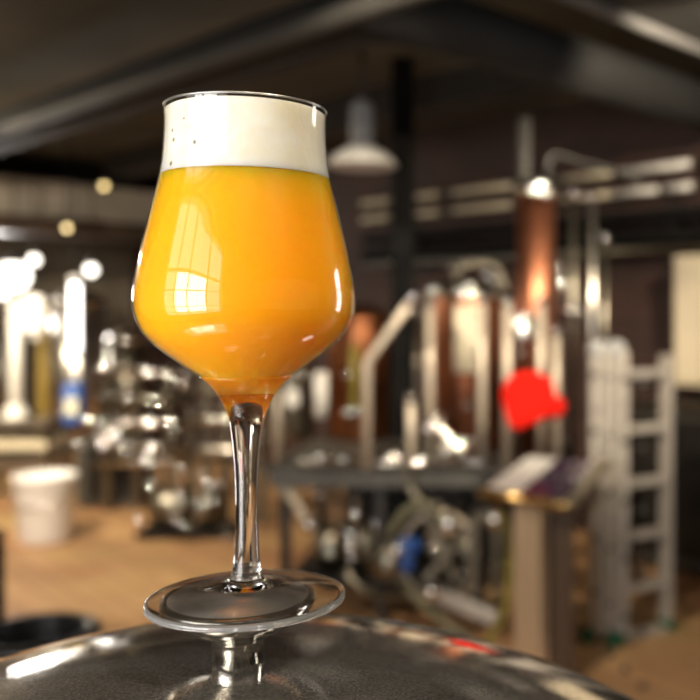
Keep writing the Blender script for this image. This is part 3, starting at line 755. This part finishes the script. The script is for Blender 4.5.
# ------------------------------------------------------------------ left background
def big_tank(label, px0, px1, y0, y1, Y, m='satin_steel'):
    r = (px1 - px0) / 2 / F * Y; a = P((px0 + px1) / 2, y0, Y + r); b = Vector((a.x, a.y, .45)); h = a.z - b.z
    o = thing('fermenter', label, 'tank', (b.x, b.y, 0))
    MB().lathe(b, [(.03, -.12), (r * .4, .0), (r, .25), (r, h - .12)], Z, 48).build('shell', m, o)
    MB().lathe(b + Z * (h - .12), [(r * 1.03, -.02), (r * 1.03, .02), (r * .85, .09), (r * .5, .14), (0, .16)], Z, 48).build('lid', 'steel', o)
    for k in range(3):
        t = 2 * PI * k / 3 + .5; c = b + Vector((math.cos(t), math.sin(t), 0)) * r * .86
        MB().cyl(Vector((c.x, c.y, 0)), c + Z * .25, .03, 12).build('leg', 'dull_steel', o)
    return o, b, r, h
big_tank('grey steel fermenter at the left, behind the glowing highlight tube', 52, 104, 292, 470, 9.6)
big_tank('grey steel fermenter at the left edge, behind the bright posts', -40, 12, 302, 470, 9.8)
big_tank('dark steel fermenter just left of the glass bowl, third from the left', 106, 150, 330, 470, 10.2, 'dull_steel')
tl = thing('highlight_tube', 'glowing white tube imitating a highlight on the grey fermenter at the left', 'lamp', P(75, 352, 9.2))  # added glowing tube, stands in for a highlight on the steel fermenter
MB().cyl(P(75, 351, 9.2), P(75, 284, 9.2), .045, 16).build('tube', 'highlight_glow', tl)
MB().cyl(P(75, 284, 9.2), P(75, 276, 9.2), .05, 16).build('socket', 'white_plastic', tl)
MB().cyl(P(75, 276, 9.2), Vector((P(75, 0, 9.2).x, 9.2, H)), .01, 8).build('cord', 'black_rubber', tl)
def bulb(label, px, py, Y, r, m):
    c = P(px, py, Y); o = thing('hanging_lamp', label, 'lamp', c)
    MB().ball(c, r, 20).build('bulb', m, o)
    MB().cyl(c + Z * r * .8, c + Z * (r + .08), r * .6, 14).build('socket', 'black_metal', o)
    MB().cyl(c + Z * (r + .08), Vector((c.x, c.y, H)), .008, 8).build('cord', 'black_rubber', o)
bulb('golden glowing bulb hanging at the left, below the ceiling', 67, 228, 9.0, .03, 'warm_bulb')
bulb('white glowing bulb above the glowing highlight tube, just to its left', 34, 260, 9.0, .05, 'lamp_white')
bulb('white glowing bulb above and right of the glowing highlight tube', 91, 270, 9.0, .055, 'lamp_white')
bulb('dim warm bulb under the ceiling left of the glass rim', 104, 186, 9.0, .03, 'warm_bulb')
bulb('bright bulb cluster lamp at the left edge of the photo', 14, 276, 9.4, .15, 'lamp_white')

p_ = thing('white_post', 'white upright post with a wide base at the left edge', 'post', P(16, 425, 8.6))
q0 = P(16, 425, 8.6); 
MB().cyl(q0, P(16, 300, 8.6), .06, 20).build('tube', 'white_enamel', p_)
MB().lathe(q0, [(0, -.02), (.10, -.02), (.115, .05), (.09, .15), (.05, .2), (0, .2)], Z, 28).build('base', 'white_enamel', p_)
MB().box(P(34, 314, 8.5), (.19, .1, .33), None, .02).build('switch_box', 'white_plastic', p_)
MB().box(P(36, 337, 8.5), (.08, .06, .06), None, .02).build('box_fitting', 'white_enamel', p_)
post('yellow_post', 'dull yellow upright post left of the grey fermenter', 44, 300, 500, 9.05, .06, 'yellow_paint', 'post', flange=True, floor=True)
wb = thing('work_bench', 'low steel work bench with two shelves at the left edge', 'bench', (P(25, 0, 8.4).x, 8.7, 0))
x0, x1 = P(-30, 0, 8.4).x, P(46, 0, 8.4).x
for py, m, nm in ((424, 'satin_steel', 'bench_top'), (446, 'ivory_pipe', 'shelf'), (465, 'satin_steel', 'shelf')):
    MB().box(((x0 + x1) / 2, 8.65, P(0, py, 8.4).z), (x1 - x0, .5, .08), None, .008).build(nm, m, wb)
for x in (x0 + .03, x1 - .03):
    for y in (8.45, 8.85): MB().box((x, y, P(0, 424, 8.4).z / 2), (.05, .05, P(0, 424, 8.4).z), None, .004).build('leg', 'dull_steel', wb)
drm = thing('blue_drum', 'blue drum with a pale label among the left machines', 'drum', P(74, 424, 8.3))
MB().lathe(P(74, 424, 8.3), [(0, 0), (.09, 0), (.095, .02), (.095, .33), (.07, .36), (.03, .37), (0, .37)], Z, 28, cap=False).build('shell', 'blue_paint', drm)
MB().box(P(76, 406, 8.3) + Vector((0, -.092, 0)), (.11, .02, .15), None, .008).build('label', 'pale_label', drm)

def rack(name, label, px0, px1, ys, Y, seed, nball, floor_y):
    """pipe manifold: horizontal headers, uprights to the floor and round valves"""
    rd = random.Random(seed)
    x0, x1 = P(px0, 0, Y).x, P(px1, 0, Y).x
    o = thing(name, label, 'pipework', ((x0 + x1) / 2, Y, 0))
    zs = [P(0, y, Y).z for y in ys]
    for i, z in enumerate(zs):
        MB().cyl((x0, Y + .06 * (i % 2), z), (x1, Y + .06 * (i % 2), z), rd.uniform(.025, .045), 16).build('header_pipe', rd.choice(['satin_steel', 'dull_steel', 'steel']), o)
    for x in (x0 + .04, x0 + (x1 - x0) * .36, x0 + (x1 - x0) * .7, x1 - .04):
        MB().box((x, Y + .16, max(zs) / 2), (.06, .06, max(zs) + .06), None, .005).build('upright', 'dull_steel', o)
    for k in range(nball):
        hook_valve(o, Vector((rd.uniform(x0, x1), Y - .05, rd.choice(zs) + rd.uniform(-.08, .08))), rd.uniform(.04, .065), lever=k % 3 == 0)
    return o
rk = rack('pipe_manifold', 'rack of steel pipes and round valves left of the glass stem', 96, 190, (372, 400, 423, 448, 462), 7.9, 11, 10, 510)
for px, py, rr in ((183, 382, .075), (128, 388, .06), (128, 396, .055), (97, 421, .06), (100, 432, .055), (103, 444, .06), (79, 444, .06), (86, 419, .05), (160, 400, .05), (152, 418, .055), (169, 421, .06), (175, 432, .05), (148, 461, .06), (149, 453, .05), (125, 448, .05)):
    hook_valve(rk, P(px, py, 7.8), rr, lever=False)
sk = machine('pump_skid', 'low pump skid with steel valves on the floor, just left of the glass stem', 134, 232, 462, 538, 7.0, 21)
for px, py, rr in ((208, 484, .05), (178, 497, .05), (178, 521, .055), (187, 526, .05), (138, 519, .05), (228, 537, .045), (199, 510, .045), (213, 500, .05), (181, 470, .05)):
    hook_valve(sk, P(px, py, 6.9), rr, lever=False)
cv = thing('control_cabinet', 'dark brown control cabinet on the floor, left of the pump skid', 'cabinet', (P(100, 0, 8.1).x, 8.3, 0))
xa, xb = P(72, 0, 8.1).x, P(136, 0, 8.1).x
MB().box(((xa + xb) / 2, 8.4, .30), (xb - xa, .45, .56), None, .01).build('body', 'dark_grey', cv)
MB().box(((xa + xb) / 2 + .03, 8.165, .30), (xb - xa - .12, .02, .46), None, .005).build('door', 'black_metal', cv)
MB().box(P(107, 512, 8.12), (.10, .05, .13), None, .01).build('handle_plate', 'copper', cv)
rk2 = rack('tall_manifold', 'tall pipe rack behind the stem, between glass and bench', 196, 262, (362, 392, 420, 452), 7.4, 33, 5, 520)
bk = thing('plastic_bucket', 'white plastic bucket standing on the floor at the left', 'bucket', (P(45, 0, 7.0).x, 7.0, 0))
k0 = P(45, 572, 7.0); k0.z = 0
MB().lathe(k0, [(0, 0), (.17, 0), (.18, .02), (.215, .46), (.225, .47), (.225, .49), (.20, .49), (.165, .03), (0, .03)], Z, 40, cap=False).build('pail', 'white_plastic', bk)
MB().tube([k0 + Vector((-.22, 0, .44)), k0 + Vector((-.2, -.14, .33)), k0 + Vector((0, -.235, .26)), k0 + Vector((.2, -.14, .33)), k0 + Vector((.22, 0, .44))], .006, 8, 2).build('bail', 'steel', bk)
# dark things close by at the left edge
cl = thing('hose_coil', 'coil of black rubber hose lying low at the left edge behind the tank', 'hose coil', (P(40, 650, 3.0).x, 3.0, 0))
cc = P(36, 650, 3.0)
for k in range(3):
    MB().tube([Vector((cc.x + math.cos(2 * PI * t / 40) * (.17 + .0 * k), cc.y + math.sin(2 * PI * t / 40) * .17, cc.z - .05 + .045 * k)) for t in range(41)], .028, 12).build('hose_loop', 'black_rubber', cl)
MB().lathe((cc.x, cc.y, 0), [(0, 0), (.16, 0), (.16, .02), (.05, .05), (.05, cc.z - .1), (.2, cc.z - .09), (.2, cc.z - .08), (0, cc.z - .08)], Z, 28, cap=False).build('stand', 'black_metal', cl)
post('black_post', 'black upright post cut by the left edge above the coiled hose', -2, 530, 660, 3.4, .022, 'black_paint', 'post', flange=False, floor=True)

# ------------------------------------------------------------------ unseen ceiling spots, two added as fill on the glass, plus a soffit fill
for loc, aim, power, cone in LAMPS + [((1.15, -.45, 3.25), (AX.x, AX.y, 1.72), 125, 40), ((.25, -1.1, 3.25), (AX.x, AX.y, 1.72), 70, 40)]:  # the last two are fill spots added for the glass
    l = bpy.data.lights.new('unseen_spot', 'SPOT'); l.energy = power; l.shadow_soft_size = .045; l.color = WARM
    l.spot_size = math.radians(cone); l.spot_blend = .5
    o = bpy.data.objects.new('unseen_spot', l); C.objects.link(o); o.location = loc
    o.rotation_euler = (Vector(aim) - Vector(loc)).to_track_quat('-Z', 'Y').to_euler()
for loc, power in (((-5.6, 7.0, 2.75), 170),):  # unseen fill light, added to brighten the soffit and far ceiling
    l = bpy.data.lights.new('soffit_fill', 'POINT'); l.energy = power; l.shadow_soft_size = .05; l.color = WARM
    o = bpy.data.objects.new('soffit_fill', l); C.objects.link(o); o.location = loc
w = bpy.data.worlds.new('World'); bpy.context.scene.world = w; w.use_nodes = True
w.node_tree.nodes['Background'].inputs['Color'].default_value = (.9, .95, 1, 1); w.node_tree.nodes['Background'].inputs['Strength'].default_value = .6

# ------------------------------------------------------------------ camera
cam = bpy.data.cameras.new('camera'); co = bpy.data.objects.new('camera', cam); C.objects.link(co)
co.location = (0, 0, EYE); co.rotation_euler = (PI / 2, 0, 0)
cam.sensor_fit = 'HORIZONTAL'; cam.sensor_width = 36; cam.lens = F / 700 * 36
cam.shift_x = (350 - CX) / 700; cam.shift_y = -(350 - HY) / 700
cam.clip_start = .02
cam.dof.use_dof = True; cam.dof.focus_distance = .372; cam.dof.aperture_fstop = 7.4
sc = bpy.context.scene; sc.camera = co
sc.view_settings.view_transform = 'Standard'; sc.view_settings.look = 'None'; sc.view_settings.gamma = 1; sc.view_settings.use_curve_mapping = False
sc.view_settings.exposure = 0.0
sc.cycles.max_bounces = 14; sc.cycles.transmission_bounces = 12; sc.cycles.transparent_max_bounces = 16; sc.cycles.glossy_bounces = 6; sc.cycles.diffuse_bounces = 3
sc.cycles.sample_clamp_indirect = 6.0; sc.cycles.sample_clamp_direct = 0
